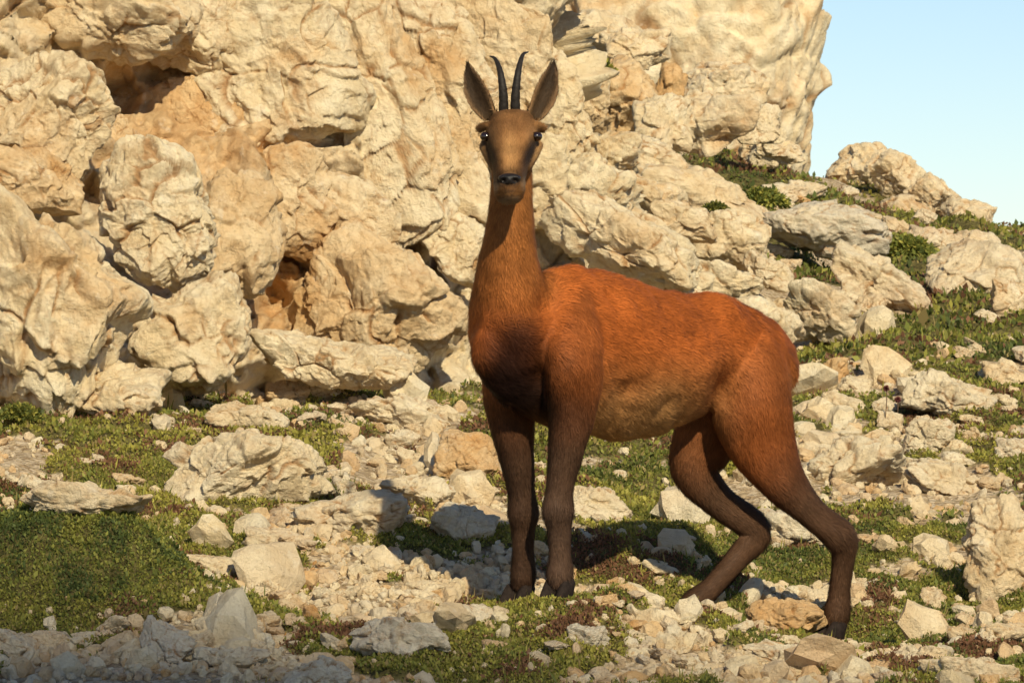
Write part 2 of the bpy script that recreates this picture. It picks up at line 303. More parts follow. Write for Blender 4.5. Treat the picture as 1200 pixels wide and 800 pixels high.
B=[ # px,py,hw,hh,Y,roll,seed,ochre,grey,label,sub
(50,362,128,150,12.1,0,11,.0,.0,'huge pale boulder at the left edge, its face sloping down to the turf',7),
(122,462,72,44,12.1,12,9,.05,.0,'low rock propped against the foot of the huge left edge boulder',6),
(185,250,80,86,12.75,15,12,.0,.05,'rounded white pitted boulder standing on the cliff foot at left',7),
(222,388,72,78,12.6,10,13,.05,.0,'cracked pale boulder under the rounded white pitted boulder',6),
(275,285,62,88,13.1,0,14,.40,.0,'ochre boulder wedged right of the rounded white pitted boulder',6),
(55,135,82,80,13.0,20,15,.05,.0,'pale cliff block above the left edge boulder',7),
(35,212,68,42,12.85,12,16,.40,.0,'ochre block squeezed above the huge left edge boulder',6),
(450,362,108,98,13.5,12,17,.40,.0,'large boulder with a flat ochre face left of the chamois chest',7),
(530,290,50,42,13.8,15,18,.0,.0,'white rock behind the chamois neck on its left',6),
(388,424,100,33,12.8,8,19,.05,.0,'long flat slab lying at the foot of the ochre faced boulder',7),
(685,228,62,50,14.3,25,20,.0,.0,'pale upper rock of the ramp behind the chamois head',6),
(738,290,112,48,14.0,33,21,.0,.05,'long pale ramp of rock sloping down behind the chamois back',7),
(880,385,55,40,14.0,10,61,.0,.05,'pale rock behind the chamois rump',6),
(728,115,52,52,18.2,5,22,.55,.0,'square brown faced block below the moss tuft',6),
(825,146,62,40,18.6,8,23,.10,.15,'flat topped block right of the square brown faced block',6),
(705,42,70,32,19.4,12,24,.05,.1,'wide pale block resting at the foot of the tall cliff',6),
(785,95,22,24,19.3,0,25,.8,.0,'small orange stone standing at the foot of the tall cliff',5),
(757,190,55,32,17.6,15,26,.1,.1,'lumpy rock under the flat topped block',6),
(818,226,82,32,17.0,8,27,.15,.1,'wide low rock on the slope below the lumpy rock',6),
(855,282,48,38,16.2,8,28,.05,.1,'upright pale rock above the chamois back',6),
(966,270,80,39,17.2,6,29,.0,.65,'big grey boulder on the slope right of the chamois',6),
(1033,334,70,32,16.2,30,30,.05,.3,'pointed boulder leaning down to the right below the grey boulder',6),
(960,368,46,38,15.2,15,31,.0,.2,'rounded pale boulder on the turf right above the chamois rump',6),
(1143,322,58,44,16.6,10,32,.1,.25,'blocky boulder near the right edge beside the green patch',6),
(1188,355,30,30,15.9,0,33,.2,.1,'tan boulder cut by the right edge of the view, upper slope',6),
(1010,200,44,38,21.4,10,35,.1,.0,'skyline rock touching the foot of the tall cliff',6),
(1052,208,42,30,21.0,25,34,.1,.1,'pointed slab on the skyline right of the rock touching the tall cliff',6),
(1096,230,38,26,20.8,18,85,.15,.1,'middle rock of the skyline pile, below the pointed slab',6),
(1134,250,32,19,20.6,15,36,.15,.1,'low skyline rock at the right end of the skyline pile',5),
(1182,282,30,14,19.5,5,37,.1,.2,'small flat skyline rock at the right edge',5),
(1060,246,40,20,20.2,12,86,.25,.1,'flat rock in front of the skyline pile',5),
(900,318,32,22,15.9,10,81,.05,.2,'pale wedge of rock between the grey boulder and the chamois back',6),
(800,262,45,26,15.8,15,82,.1,.1,'pale rock filling the gap beside the upright pale rock',6),
(905,180,40,24,20.2,10,83,.1,.1,'rock lying right of the flat topped block at the tall cliff foot',6),
(1095,285,34,20,18.4,10,84,.1,.3,'low rock right of the bright green cushion plant',6),
(285,553,104,50,None,-8,38,.05,.2,'broad fissured rock bedded in the turf left of the chamois',7),
(410,602,70,34,None,6,39,.0,.25,'low pale rock right of the broad fissured rock',6),
(102,590,78,26,None,4,40,.15,.15,'low rock at left behind the green mound',6),
(550,538,42,34,None,5,41,.55,.0,'ochre brown rock just left of the chamois front legs',6),
(488,576,44,26,None,20,42,.05,.3,'slanting rock between the ochre brown rock and low pale rock',6),
(542,616,38,28,None,25,43,.05,.3,'split stone on the turf below the ochre brown rock',6),
(690,592,56,24,None,5,44,.0,.2,'pale rock seen under the chamois belly behind its front leg',6),
(918,622,56,26,None,5,45,.0,.5,'grey flat rock seen between the chamois hind legs',6),
(1170,652,46,74,None,-6,46,.2,.05,'tall boulder at the right edge of the foreground',6),
(1000,545,64,36,None,6,47,.0,.2,'pale cluster rock right of the chamois hind quarter',6),
(1105,562,52,24,None,8,48,.05,.25,'flat pale rock lower right of the cluster rock',6),
(1090,512,32,24,None,0,49,.0,.3,'round grey stone between two pale rocks on the right slope',6),
(1112,465,58,30,None,10,50,.0,.25,'wide pale rock below the turf patch on the right slope',6),
(976,437,20,19,None,0,51,.7,.0,'small orange stone just behind the chamois rump',5),
(990,474,30,15,None,5,52,.1,.1,'flat stone below the small orange stone behind the rump',5),
(1180,440,30,16,None,5,53,.3,.0,'tan stone on the right edge of the turf patch',5),
(468,484,62,24,None,8,54,.05,.1,'pale slab in the scree under the long flat slab',6),
(290,490,50,17,None,4,55,.1,.1,'flat stone in the scree at the cliff foot',6),
(352,462,42,20,None,5,56,.45,.0,'ochre stone in the scree left of the pale slab',6),
(470,748,62,28,None,8,57,.0,.75,'grey stone half buried in the dark turf of the foreground',6),
(192,757,34,28,None,25,58,.0,.85,'upright grey stone in the lower left foreground',6),
(272,772,46,18,None,4,59,.0,.6,'flat grey stone right of the upright grey stone',6),
(372,788,42,22,None,6,60,.0,.6,'grey stone at the bottom edge below the half buried stone',6),
(690,746,26,17,None,0,62,.0,.6,'round grey stone in front of the chamois front hooves',5),
(920,768,54,17,None,5,63,.0,.45,'long flat stone in front of the chamois hind hoof',6),
(922,722,46,28,None,-15,64,.6,.0,'ochre stone between the two hind hooves',6),
(1135,786,60,18,None,4,65,.2,.2,'tan stone at the bottom right edge',6),
(1178,742,28,15,None,0,66,.25,.1,'small tan stone under the tall right edge boulder',5),
(252,664,36,14,None,6,67,.1,.2,'small flat stone right of the green mound',5),
(325,632,40,16,None,6,68,.05,.3,'thin flat stone below the broad fissured rock',5),
(505,690,32,11,None,3,69,.1,.2,'flat sunlit stone left of the chamois front hooves',5),
(100,752,40,15,None,6,70,.1,.4,'flat stone in front of the green mound',5),
(20,758,40,20,None,10,71,.1,.4,'angular stone in the lower left corner, above the gravel',5),
(770,666,26,12,None,5,72,.05,.2,'small pale stone between front and hind hooves',5),
(560,722,32,16,None,8,73,.05,.4,'stone beside the right front hoof of the chamois',5),
(332,85,112,140,13.62,18,201,.0,.0,'massive bulging cliff block above the ochre boulder, left of the chamois horns',7),
(438,125,78,170,13.75,-26,202,.05,.0,'tall leaning pillar of the cliff left of the chamois head',7),
(510,75,66,140,13.92,-24,203,.15,.0,'narrow fluted cliff pillar just left of the chamois ear',7),
(592,75,66,125,14.1,-18,204,.2,.0,'cliff pillar directly behind the chamois horns',7),
(645,120,42,95,14.35,-16,205,.05,.0,'outermost cliff pillar right of the chamois ear',6),
(140,22,95,55,13.35,8,206,.2,.0,'overhanging cliff block along the top edge above the ochre hollow',6),
(335,228,74,66,13.5,25,207,.3,.0,'cliff block under the massive bulging block',6),
(405,262,66,58,13.55,25,208,.2,.0,'low cliff block on top of the large ochre faced boulder',6),
(512,215,62,74,13.85,-20,209,.1,.0,'cliff block beside the chamois neck on its left',6),
(240,28,70,62,13.55,5,210,.15,.0,'narrow cliff block at the top edge beside the overhanging block',6),
(600,208,72,66,14.1,20,211,.0,.0,'cliff block hidden partly by the chamois neck',6),
(185,108,72,72,13.68,-15,212,.85,.0,'orange stained rock face inside the ochre hollow, upper left',7),  # strong ochre tint over the whole block
(242,150,56,72,13.58,-22,213,.7,.0,'orange stained rib of rock at the right side of the ochre hollow',6),
(122,168,40,46,13.35,10,214,.5,.0,'tan block at the lower left of the ochre hollow',6),
(668,165,36,40,15.2,12,221,.05,.0,'upright block stacked right of the chamois cheek, top of the ramp',6),
(712,182,40,32,15.9,10,222,.1,.05,'squat block next to the upright block at the top of the ramp',6),
(690,118,28,36,16.6,-5,223,.25,.0,'tan block between the outermost pillar and the brown faced block',6),
(778,140,40,34,18.0,12,224,.05,.1,'angular block wedged between brown faced and flat topped blocks',6),
(748,58,40,30,18.9,8,225,.15,.05,'pale block above the square brown faced block',6),
(850,100,52,30,20.2,10,226,.1,.1,'rounded block leaning on the tall cliff above the flat topped block',6),
(888,146,32,26,19.6,6,227,.1,.15,'small block right of the flat topped block',6),
(765,236,48,28,16.4,22,228,.1,.05,'slanted block on the slope just above the long pale ramp',6),
(845,335,48,28,15.0,18,229,.0,.1,'low block right behind the chamois back, under the upright pale rock',6),
(905,388,40,30,14.6,12,230,.05,.15,'block between the rump rock and the rounded pale boulder',6),
(880,262,30,24,17.4,8,231,.1,.2,'small block between the upright pale rock and the grey boulder',6),
]
for i_,b in enumerate(B):
    wall=201<=b[6]<=213 and b[6]!=206
    boulder(*b[:10],sub=b[10],p=9 if b[6] in (12,18,49) else (12 if wall else 15),dep=.42 if wall else .8,big=.75 if wall else .9)
tc=boulder(796,128,194,212,23.5,-9,80,.0,.05,'tall pale cliff face standing against the sky behind the slope',sub=7,p=3.6,dep=.8,cat='cliff',name='rock_tower',big=.36,npl=1)
# blocks strewn over the right slope and the scree
r2=np.random.default_rng(77); k=0
regs=[(860,1210,395,570,36,'pale block strewn on the slope right of the chamois rump','blocks strewn on the slope right of the rump',9,25),
      (820,1200,215,390,42,'pale block strewn high on the right slope between the larger boulders','blocks strewn high on the right slope',10,27),
      (190,520,432,520,15,'pale block in the scree along the cliff foot','blocks in the scree at the cliff foot',8,24),
      (0,560,530,670,15,'pale block lying in the turf left of the chamois','blocks lying in the turf left of the chamois',8,22)]
for x0,x1,y0,y1,nn_,lab,grp,s0,s1 in regs:
    c_=0
    while c_<nn_:
        px,py=r2.uniform(x0,x1),r2.uniform(y0,y1); hw=r2.uniform(s0,s1)*(.8+.4*r2.random()); rr=(r2.uniform(.45,.75),r2.uniform(-5,20),r2.choice([0,0,.1,.3]),r2.uniform(0,.4))
        c_+=1;k+=1
        if ray_Y(px,py,ground) is None or (px<240 and py>600): continue
        boulder(px,py,hw,hw*rr[0],None,rr[1],1000+k,rr[2],rr[3],lab,sub=5,p=16,name='rock_block',cat='rock',group=grp)
# ---------------------------------------------------------------- loose stones
protos=[]
for k in range(14):
    r_=np.random.default_rng(500+k)
    V,Fc,cav=rock_shape(5,900+k,1,r_.uniform(.6,.95),r_.uniform(.4,.75),p=20,npl=9,big=.8)
    n=len(V); oc=r_.choice([0,.1,.15,.3,.6]); gr=r_.choice([.0,.1,.3,.5])
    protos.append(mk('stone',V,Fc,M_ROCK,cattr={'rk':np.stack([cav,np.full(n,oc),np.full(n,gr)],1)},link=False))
hoofs=np.array([[h[0],h[1]] for h in hp])
cnt=0
while cnt<290:
    Yr=rng.uniform(9.42,10.6) if rng.random()<.72 else rng.uniform(10.6,13.0)
    xr=rng.uniform(-.112,.112)*Yr
    if Yr>12.6 and xr<.35: continue
    if np.hypot(*(hoofs-[xr,Yr]).T).min()<.10 or mound(xr,Yr)>.22: continue
    vv=veg(np.array([xr]),np.array([Yr]))[0]
    if vv>.5 and rng.random()<.45: continue
    s=.016*math.exp(abs(rng.normal())*.5)
    if Yr>11: s*=1.2
    s=min(s,.048)
    zz=ground(xr,Yr)[0]
    o=bpy.data.objects.new('stone',protos[rng.integers(14)]); COL.objects.link(o)
    o.location=(xr,Yr,zz+s*.28); o.scale=(s,s*rng.uniform(.8,1.1),s*rng.uniform(.8,1.2)); o.rotation_euler=(rng.normal()*.25,rng.normal()*.25,rng.uniform(0,6.28))
    px=600+xr/Yr*F_; py=400-(zz-ZC)/Yr*F_
    side='left of' if px<560 else ('around the feet of' if px<1000 else 'right of')
    row='along the bottom edge' if py>745 else ('in the near turf' if py>640 else ('in the middle ground' if py>540 else 'far up the slope'))
    tag(o,f'small loose limestone stone {row}, {side} the chamois','stone',f'loose stones {row} {side} the chamois'); cnt+=1
# gravel
D,Fi=ico(2); n=16000
Yg=np.where(rng.random(n)<.66,rng.uniform(9.2,10.9,n),rng.uniform(10.9,15.5,n)); xg=rng.uniform(-.125,.125,n)*Yg
hd_=np.sqrt(((np.stack([xg,Yg],1)[:,None]-hoofs[None])**2).sum(2)).min(1)
ok=(rng.random(n)>veg(xg,Yg)*.86)&~((Yg>13)&(xg<.3))&(mound(xg,Yg)<.25)&(hd_>.07); Yg,xg=Yg[ok],xg[ok]; n=len(xg)
sg=.0055*np.exp(np.abs(rng.normal(size=n))*.72)*np.where(Yg>11,1.3,1); zg=ground(xg,Yg)
A=rng.normal(size=(n,3,3)); Qm=np.linalg.qr(A)[0]
sc=np.stack([np.ones(n),rng.uniform(.6,1,n),rng.uniform(.4,.8,n)],1)*sg[:,None]
r=1+rng.uniform(-.24,.24,(n,len(D)))
V=(D[None]*r[:,:,None])*sc[:,None,:]; V=np.einsum('nij,nkj->nki',Qm,V); V=V+np.stack([xg,Yg,zg+sg*.3],1)[:,None]
FF=(Fi[None]+(np.arange(n)*len(D))[:,None,None]).reshape(-1,3)
rk=np.stack([np.zeros(n),rng.choice([0,.1,.25,.6],n),rng.choice([.0,.1,.3],n)],1)
gv=mk('gravel',V.reshape(-1,3),FF,M_ROCK,smooth=False,cattr={'rk':np.repeat(rk,len(D),0)}); tag(gv,'fine limestone gravel strewn over the slope','gravel',kind='stuff')
# ---------------------------------------------------------------- vegetation
PAL=np.array([(.36,.325,.066),(.26,.255,.052),(.165,.185,.040),(.095,.120,.032),(.34,.26,.10),(.21,.105,.055),(.070,.096,.026)])
def leaves(pos,nrm,L,W,colr,up=.6,spread=1.0):
    n=len(pos); d=rng.normal(size=(n,3))*spread+nrm*up; d/=np.linalg.norm(d,axis=1)[:,None]
    s=np.cross(d,rng.normal(size=(n,3))); s/=np.linalg.norm(s,axis=1)[:,None]
    L=L[:,None];W=W[:,None]
    V=np.stack([pos,pos+d*L*.5+s*W,pos+d*L,pos+d*L*.5-s*W],1).reshape(-1,3)
    Fq=np.arange(4*n).reshape(n,4); return V,Fq,np.repeat(colr,4,0)
def hoofd(x,y): return np.sqrt(((np.stack([x,y],1)[:,None]-hoofs[None])**2).sum(2)).min(1)
def turf(n,y0,y1,Lm):
    y=y0+(y1-y0)*rng.random(n); x=rng.uniform(-.122,.122,n)*y
    v=veg(x,y); k=(rng.random(n)<v)&(hoofd(x,y)>.05); x,y=x[k],y[k]; n=len(x)
    z=ground(x,y); q=np.stack([x,y,0*x],1)
    t=fbm(q*5,3,401)*1.5+fbm(q*1.5,2,402)*1.0+rng.normal(size=n)*.35
    mo=mound(x,y)+fbm(q*8,2,407)*.25+rng.normal(size=n)*.05>.30
    red=(fbm(q*6,3,405)+rng.normal(size=n)*.15>.26)&~mo
    idx=np.clip(np.round(1.2-t*1.6),0,3).astype(int); idx[rng.random(n)<.13]=4; idx[red]=5
    mt=fbm(q*14,3,409)+rng.normal(size=n)*.2
    idx[mo]=np.where(mt[mo]>.15,1,np.where(mt[mo]>-.1,2,np.where(rng.random(mo.sum())<.5,3,6)))
    col=PAL[idx]*rng.uniform(.7,1.3,(n,1))
    L=Lm*np.exp(rng.normal(size=n)*.3) 
    pos=np.stack([x,y,z-.002+rng.random(n)*.009],1)
    return leaves(pos,np.array([[0,-.1,1.]]),L,L*.27,col,up=1.0,spread=.8)
parts=[turf(640000,9.2,11.6,.0072),turf(260000,11.6,14.5,.0105),turf(120000,14.5,21.5,.02)]
off=0;Vs=[];Fs=[];Cs=[]
for V,Fq,C in parts: Vs.append(V);Fs.append(Fq+off);Cs.append(C);off+=len(V)
tf=mk('turf',np.concatenate(Vs),np.concatenate(Fs),M_LEAF,cattr={'col':np.concatenate(Cs)},smooth=False); tag(tf,'low green and brown turf of tiny leaves between the stones','turf',kind='stuff')
# grass blades
n=26000; y=np.where(rng.random(n)<.6,rng.uniform(9.0,11.5,n),rng.uniform(11.5,20,n)); x=rng.uniform(-.122,.122,n)*y
q=np.stack([x,y,0*x],1); k=(veg(x,y)>.5)&(fbm(q*3,3,411)>.05)&(mound(x,y)<.2)&(hoofd(x,y)>.05); x,y=x[k],y[k]; n=len(x); z=ground(x,y)
L=.020*np.exp(rng.normal(size=n)*.35)*np.where(y>12,1.6,1); col=PAL[rng.choice([0,1,2,4],n)]*rng.uniform(.7,1.3,(n,1))
V,Fq,C=leaves(np.stack([x,y,z],1),np.array([[0,0,1.]]),L,L*.045,col,up=1.6,spread=.45)
gb=mk('grass',V,Fq,M_LEAF,cattr={'col':C},smooth=False); tag(gb,'short grass blades standing in the turf','grass',kind='stuff')
def cushion(px,py,rp,Y,label,bright=1.0,n=2600):
    if Y is None: Y=ray_Y(px,py+rp*.5,ground) or 14
    c=P(px,py,Y); R=rp*Y/F_; d=rng.normal(size=(n,3)); d/=np.linalg.norm(d,axis=1)[:,None]; d[:,2]=np.abs(d[:,2])*.9-.25
    lum=1+.35*fbm(d*2.2+px,3,77); pos=d*R*np.array([1,.8,.75])*(lum*rng.uniform(.65,1.05,n))[:,None]
    col=PAL[rng.choice([1,2,2,3,0],n)]*rng.uniform(.7,1.3,(n,1))*bright
    Lf=R*.22*np.exp(rng.normal(size=n)*.25); V,Fq,C=leaves(pos,d,Lf,Lf*.26,col,up=.9,spread=.7)
    o=mk('cushion_plant',V,Fq,M_LEAF,cattr={'col':C},smooth=False); o.location=c; tag(o,label,'plant')
cushion(1063,292,27,17.2,'round bright green cushion plant beside the blocky right boulder',1.2)
cushion(692,82,26,17.9,'green moss tuft on the rock ledge right of the ear of the chamois',1.2)
cushion(893,236,26,17.6,'green cushion plant on the slope above the grey boulder',1.2)
cushion(838,246,16,16.7,'small dark plant beside the upright pale rock',.7,1400)
cushion(497,447,18,None,'small green plant growing in the scree by the chamois chest',1.0,1500)
cushion(22,486,24,None,'green plant at the foot of the huge left edge boulder',.9,1800)
def stem(px,py,hpx,label):
    Y=ray_Y(px,py,ground) or 12.5; b=P(px,py,Y); h=hpx*Y/F_
    r=bpy.data.objects.new('flower_stem',None); COL.objects.link(r); r.location=b; tag(r,label,'flower')
    k=8; V=[];Fc=[]
    for i in range(k):
        t=i/(k-1); cxx=.08*h*math.sin(t*2); rr=.0018*(1-.4*t)
        for j in range(6): a=j*math.pi/3; V.append((cxx+rr*math.cos(a),rr*math.sin(a),h*t))
    for i in range(k-1):
        for j in range(6): Fc.append((i*6+j,i*6+(j+1)%6,i*6+6+(j+1)%6,i*6+6+j))
    mk('stalk',np.array(V),Fc,M_STEM,parent=r)
    n=160; d=rng.normal(size=(n,3)); d/=np.linalg.norm(d,axis=1)[:,None]
    Vv,Fq,C=leaves(np.tile([[.08*h*math.sin(2),0,h]],(n,1)),d,np.full(n,.011),np.full(n,.002),np.ones((n,3)),up=1,spread=.2)
    mk('flower_head',Vv,Fq,M_FLOW,parent=r,smooth=False)
stem(1035,505,50,'dry reddish thistle stalk rising right of the chamois rump')
stem(1050,498,30,'shorter dry stalk beside the reddish thistle stalk')
# ---------------------------------------------------------------- chamois
HD=np.array([-.8,-.6,0.]); LS=np.array([.6,-.8,0.]); UP=np.array([0,0,1.])
SK=[]; BV=[];BF=[];boff=0
PARTS=['trunk','neck','head','fl','fr','hl','hr','ear']
def addmesh(V,Fc):
    global boff
    V=np.asarray(V);Fc=np.asarray(Fc)
    t=V[Fc]; vol=np.einsum('ij,ij->i',t[:,0],np.cross(t[:,1],t[:,2])).sum()
    if vol<0: Fc=Fc[:,::-1]
    BV.append(V);BF.append(Fc+boff);boff+=len(V)
def tube_geo(C,T,U,rw,rh,n=20,egg=0,tri=0,sq=1.0):
    S=np.cross(T,U); a=np.linspace(0,2*np.pi,n,endpoint=False); k=len(C)
    ca=np.sign(np.cos(a))*np.abs(np.cos(a))**sq; sa=np.sign(np.sin(a))*np.abs(np.sin(a))**sq
    ww=(1-egg*np.maximum(0,-sa)**2-egg*.6*np.maximum(0,sa)**2)*(1-tri*np.maximum(0,sa)**1.5)
    V=C[:,None]+S[:,None]*(rw[:,None]*ca*ww)[...,None]+U[:,None]*(rh[:,None]*sa)[...,None]
    V=V.reshape(-1,3); Fc=[]
    for i in range(k-1):
        for j in range(n):
            a0=i*n+j;a1=i*n+(j+1)%n; Fc+=[(a0,a1,a1+n),(a0,a1+n,a0+n)]
    V=np.concatenate([V,[C[0]-T[0]*.5*min(rw[0],rh[0])],[C[-1]+T[-1]*.5*min(rw[-1],rh[-1])]])
    e0=k*n;e1=e0+1
    for j in range(n): Fc+=[(j,e0,(j+1)%n),((k-1)*n+j,(k-1)*n+(j+1)%n,e1)]
    return V,Fc
def crom(A,sub):
    A=np.asarray(A,float); E=np.concatenate([[2*A[0]-A[1]],A,[2*A[-1]-A[-2]]]); out=[]
    for i in range(1,len(E)-2):
        for t in np.arange(sub)/sub:
            p0,p1,p2,p3=E[i-1:i+3]; out.append(.5*((2*p1)+(p2-p0)*t+(2*p0-5*p1+4*p2-p3)*t*t+(3*p1-p0-3*p2+p3)*t**3))
    out.append(A[-1]); return np.array(out)
def tube(secs,ref,part,egg=0,n=22,sub=5,reg=True,tri=0,sq=1.0):
    A=np.array([[*P(s[0],s[1],s[2]),s[3],s[4]] for s in secs]); A=crom(A,sub); C=A[:,:3]; rw=np.maximum(A[:,3],.006); rh=np.maximum(A[:,4],.006)
    T=np.gradient(C,axis=0); T/=np.linalg.norm(T,axis=1)[:,None]
    U=ref-(T@ref)[:,None]*T; U/=np.linalg.norm(U,axis=1)[:,None]
    V,Fc=tube_geo(C,T,U,rw,rh,n,egg,tri,sq); addmesh(V,Fc)
    if reg:
        for i in range(len(C)): SK.append((*C[i],(rw[i]+rh[i])/2,PARTS.index(part),*T[i],i/(len(C)-1)))
tube([(564,396,9.84,.026,.044),(573,401,9.86,.044,.080),(600,407,9.90,.073,.132),(650,408,9.97,.096,.172),(700,414,10.08,.114,.180),(750,424,10.18,.121,.172),(800,417,10.28,.110,.145),(845,410,10.36,.085,.116),(880,428,10.43,.098,.120),(901,440,10.475,.084,.092),(912,446,10.50,.042,.05)],UP,'trunk',egg=.28,n=32)
FR=np.array([0,-1.,0])
tube([(606,426,9.93,.082,.094),(600,385,9.92,.092,.102),(597,345,9.908,.083,.096),(596,305,9.893,.066,.084),(598,264,9.88,.053,.071),(600,230,9.875,.045,.058),(600,190,9.875,.040,.050),(600,168,9.87,.036,.042)],FR,'neck')
HREF=np.array([0,-.65,.76])
tube([(600,140,9.885,.042,.022),(600,147,9.864,.050,.038),(600,158,9.832,.055,.052),(599,174,9.792,.0465,.053),(598,190,9.755,.0375,.047),(597,206,9.719,.0325,.041),(597,219,9.692,.0315,.037),(597,228,9.672,.026,.028)],HREF,'head',tri=.18,sq=.72,n=32)
for sx in (-1,1):
    X0=lambda d: 599+sx*d
    tube([(X0(22),147,9.812,.006,.007),(X0(30),147,9.820,.008,.007),(X0(38),152,9.842,.007,.008)],UP,'head',sub=3,reg=False)
    tube([(X0(32),170,9.842,.010,.012),(X0(25),184,9.808,.010,.013),(X0(17),199,9.765,.008,.011)],HREF,'head',sub=3,reg=False)
tube([(600,192,9.837,.032,.028),(598,227,9.724,.024,.021)],HREF,'head',sub=3,reg=False)
tube([(676,360,9.95,.03,.045),(674,389,9.904,.044,.066),(672,440,9.880,.050,.072),(670,485,9.885,.045,.053),(663,530,9.885,.036,.039),(656,572,9.885,.027,.030),(654,598,9.885,.031,.036),(655,618,9.885,.0232,.0268),(656,648,9.885,.0210,.0238),(656,672,9.885,.0255,.0285),(655,685,9.882,.020,.023)],HD,'fl')
tube([(618,404,10.03,.05,.078),(600,452,10.01,.055,.070),(600,495,10.01,.044,.052),(606,540,10.01,.035,.038),(611,576,10.01,.027,.030),(613,601,10.01,.031,.035),(613,620,10.01,.0228,.0265),(613,648,10.01,.0210,.0238),(613,673,10.01,.0255,.0285),(610,687,10.01,.020,.023)],HD,'fr')
tube([(864,388,10.42,.05,.08),(876,425,10.376,.076,.098),(881,478,10.348,.071,.102),(895,523,10.355,.056,.087),(920,566,10.365,.039,.058),(953,602,10.38,.027,.038),(984,629,10.395,.031,.041),(988,653,10.40,.0232,.0278),(984,690,10.40,.0212,.0242),(981,718,10.395,.0265,.0295),(977,731,10.39,.021,.024)],HD,'hl')
tube([(850,440,10.47,.075,.10),(828,508,10.45,.060,.084),(815,550,10.43,.047,.060),(841,586,10.43,.032,.042),(885,621,10.44,.030,.040),(866,651,10.415,.0232,.0278),(836,686,10.36,.0212,.0242),(815,705,10.33,.0265,.0295),(805,715,10.318,.021,.023)],HD,'hr')
def blob(c,r):
    D,Fc=ico(3); addmesh(D*np.asarray(r)+c,Fc)
blob(P(597,231,9.70),(.018,.018,.009))
def ear(base,tip,W,face):
    b=P(*base);tp=P(*tip); k=12; t=np.linspace(0,1,k); ax=(tp-b)/np.linalg.norm(tp-b)
    side=np.array([1.,0,0])*np.sign(tp[0]-b[0])
    C=b+(tp-b)*t[:,None]+side*(.006*np.sin(t*np.pi))[:,None]
    u=np.asarray(face)-np.dot(face,ax)*ax; u/=np.linalg.norm(u); s=np.cross(ax,u)
    w=W*np.sin(np.pi*(.16+.82*t**.95))**.85; a=np.linspace(0,2*np.pi,18,endpoint=False)
    V=[]
    for i in range(k):
        th=.0065*(1-.4*t[i])
        for aa in a: V.append(C[i]+s*w[i]*math.cos(aa)+u*(th*math.sin(aa)+.65*w[i]*(math.cos(aa)**2-.5)))
    V=np.array(V); n=18; Fc=[]
    for i in range(k-1):
        for j in range(n):
            a0=i*n+j;a1=i*n+(j+1)%n; Fc+=[(a0,a1,a1+n),(a0,a1+n,a0+n)]
    V=np.concatenate([V,[V[:n].mean(0)],[tp+ax*.005]])
    for j in range(n): Fc+=[(j,k*n,(j+1)%n),((k-1)*n+j,(k-1)*n+(j+1)%n,k*n+1)]
    addmesh(V,Fc)
    for i in range(k): SK.append((*C[i],max(w[i],.012),7,*ax,t[i]))
    return C,s,w
EARS=[ear((575,140,9.88),(548,75,9.885),.0265,(-.2,-1,.1)),ear((625,140,9.88),(649,73,9.885),.0265,(.2,-1,.1))]
tmp=mk('tmp',np.concatenate(BV),np.concatenate(BF),M_BODY)
md=tmp.modifiers.new('r','REMESH'); md.mode='VOXEL'; md.voxel_size=.0036
ms=tmp.modifiers.new('s','SMOOTH'); ms.factor=.5; ms.iterations=4
dg=bpy.context.evaluated_depsgraph_get(); ev=tmp.evaluated_get(dg); me=bpy.data.meshes.new_from_object(ev)
nv=len(me.vertices); V=np.empty(nv*3,np.float32); me.vertices.foreach_get('co',V); V=V.reshape(-1,3).astype(float)
ED=np.empty(len(me.edges)*2,np.int32); me.edges.foreach_get('vertices',ED); ED=ED.reshape(-1,2)
me.calc_loop_triangles(); TF=np.empty(len(me.loop_triangles)*3,np.int32); me.loop_triangles.foreach_get('vertices',TF); TF=TF.reshape(-1,3)
bpy.data.objects.remove(tmp)
def vnorm(V):
    fn=np.cross(V[TF[:,1]]-V[TF[:,0]],V[TF[:,2]]-V[TF[:,0]]); VN=np.zeros_like(V)
    for k in range(3):
        for j in range(3): VN[:,k]+=np.bincount(TF[:,j],fn[:,k],minlength=nv)
    return fn,VN/(np.linalg.norm(VN,axis=1)[:,None]+1e-12)
SK=np.array(SK); npart=len(PARTS); mind=np.full((nv,npart),9.); flow=np.zeros((nv,3)); tpar=np.zeros((nv,npart)); best=np.zeros(nv,int)
for i in range(0,nv,8000):
    d=np.sqrt(((V[i:i+8000,None]-SK[None,:,:3])**2).sum(2))/SK[:,3]
    best[i:i+8000]=SK[d.argmin(1),4].astype(int)
    w=1/(d**6+1e-3); flow[i:i+8000]=w@SK[:,5:8]
    for p_ in range(npart):
        m=SK[:,4]==p_; j=d[:,m].argmin(1); mind[i:i+8000,p_]=d[:,m].min(1); tpar[i:i+8000,p_]=SK[m][j,8]
deg=np.bincount(ED.ravel(),minlength=nv)
sm=sstep(.42,.50,V[:,2])*(1-sstep(.865,.92,V[:,2]))*(best<=5)*1.0
for it in range(32):
    A=np.empty_like(V)
    for k in range(3): A[:,k]=(np.bincount(ED[:,0],V[ED[:,1],k],minlength=nv)+np.bincount(ED[:,1],V[ED[:,0],k],minlength=nv))/np.maximum(deg,1)
    V=V+(A-V)*(.55*sm)[:,None]
fn,VN=vnorm(V)
def dent(px,py,Y,r,amt):
    global V
    d=((V-P(px,py,Y))**2).sum(1); V=V+VN*(amt*np.exp(-d/r**2))[:,None]
for k_m in range(5):
    dent(712+k_m*4,350+k_m*36,10.0,.030,-.012)
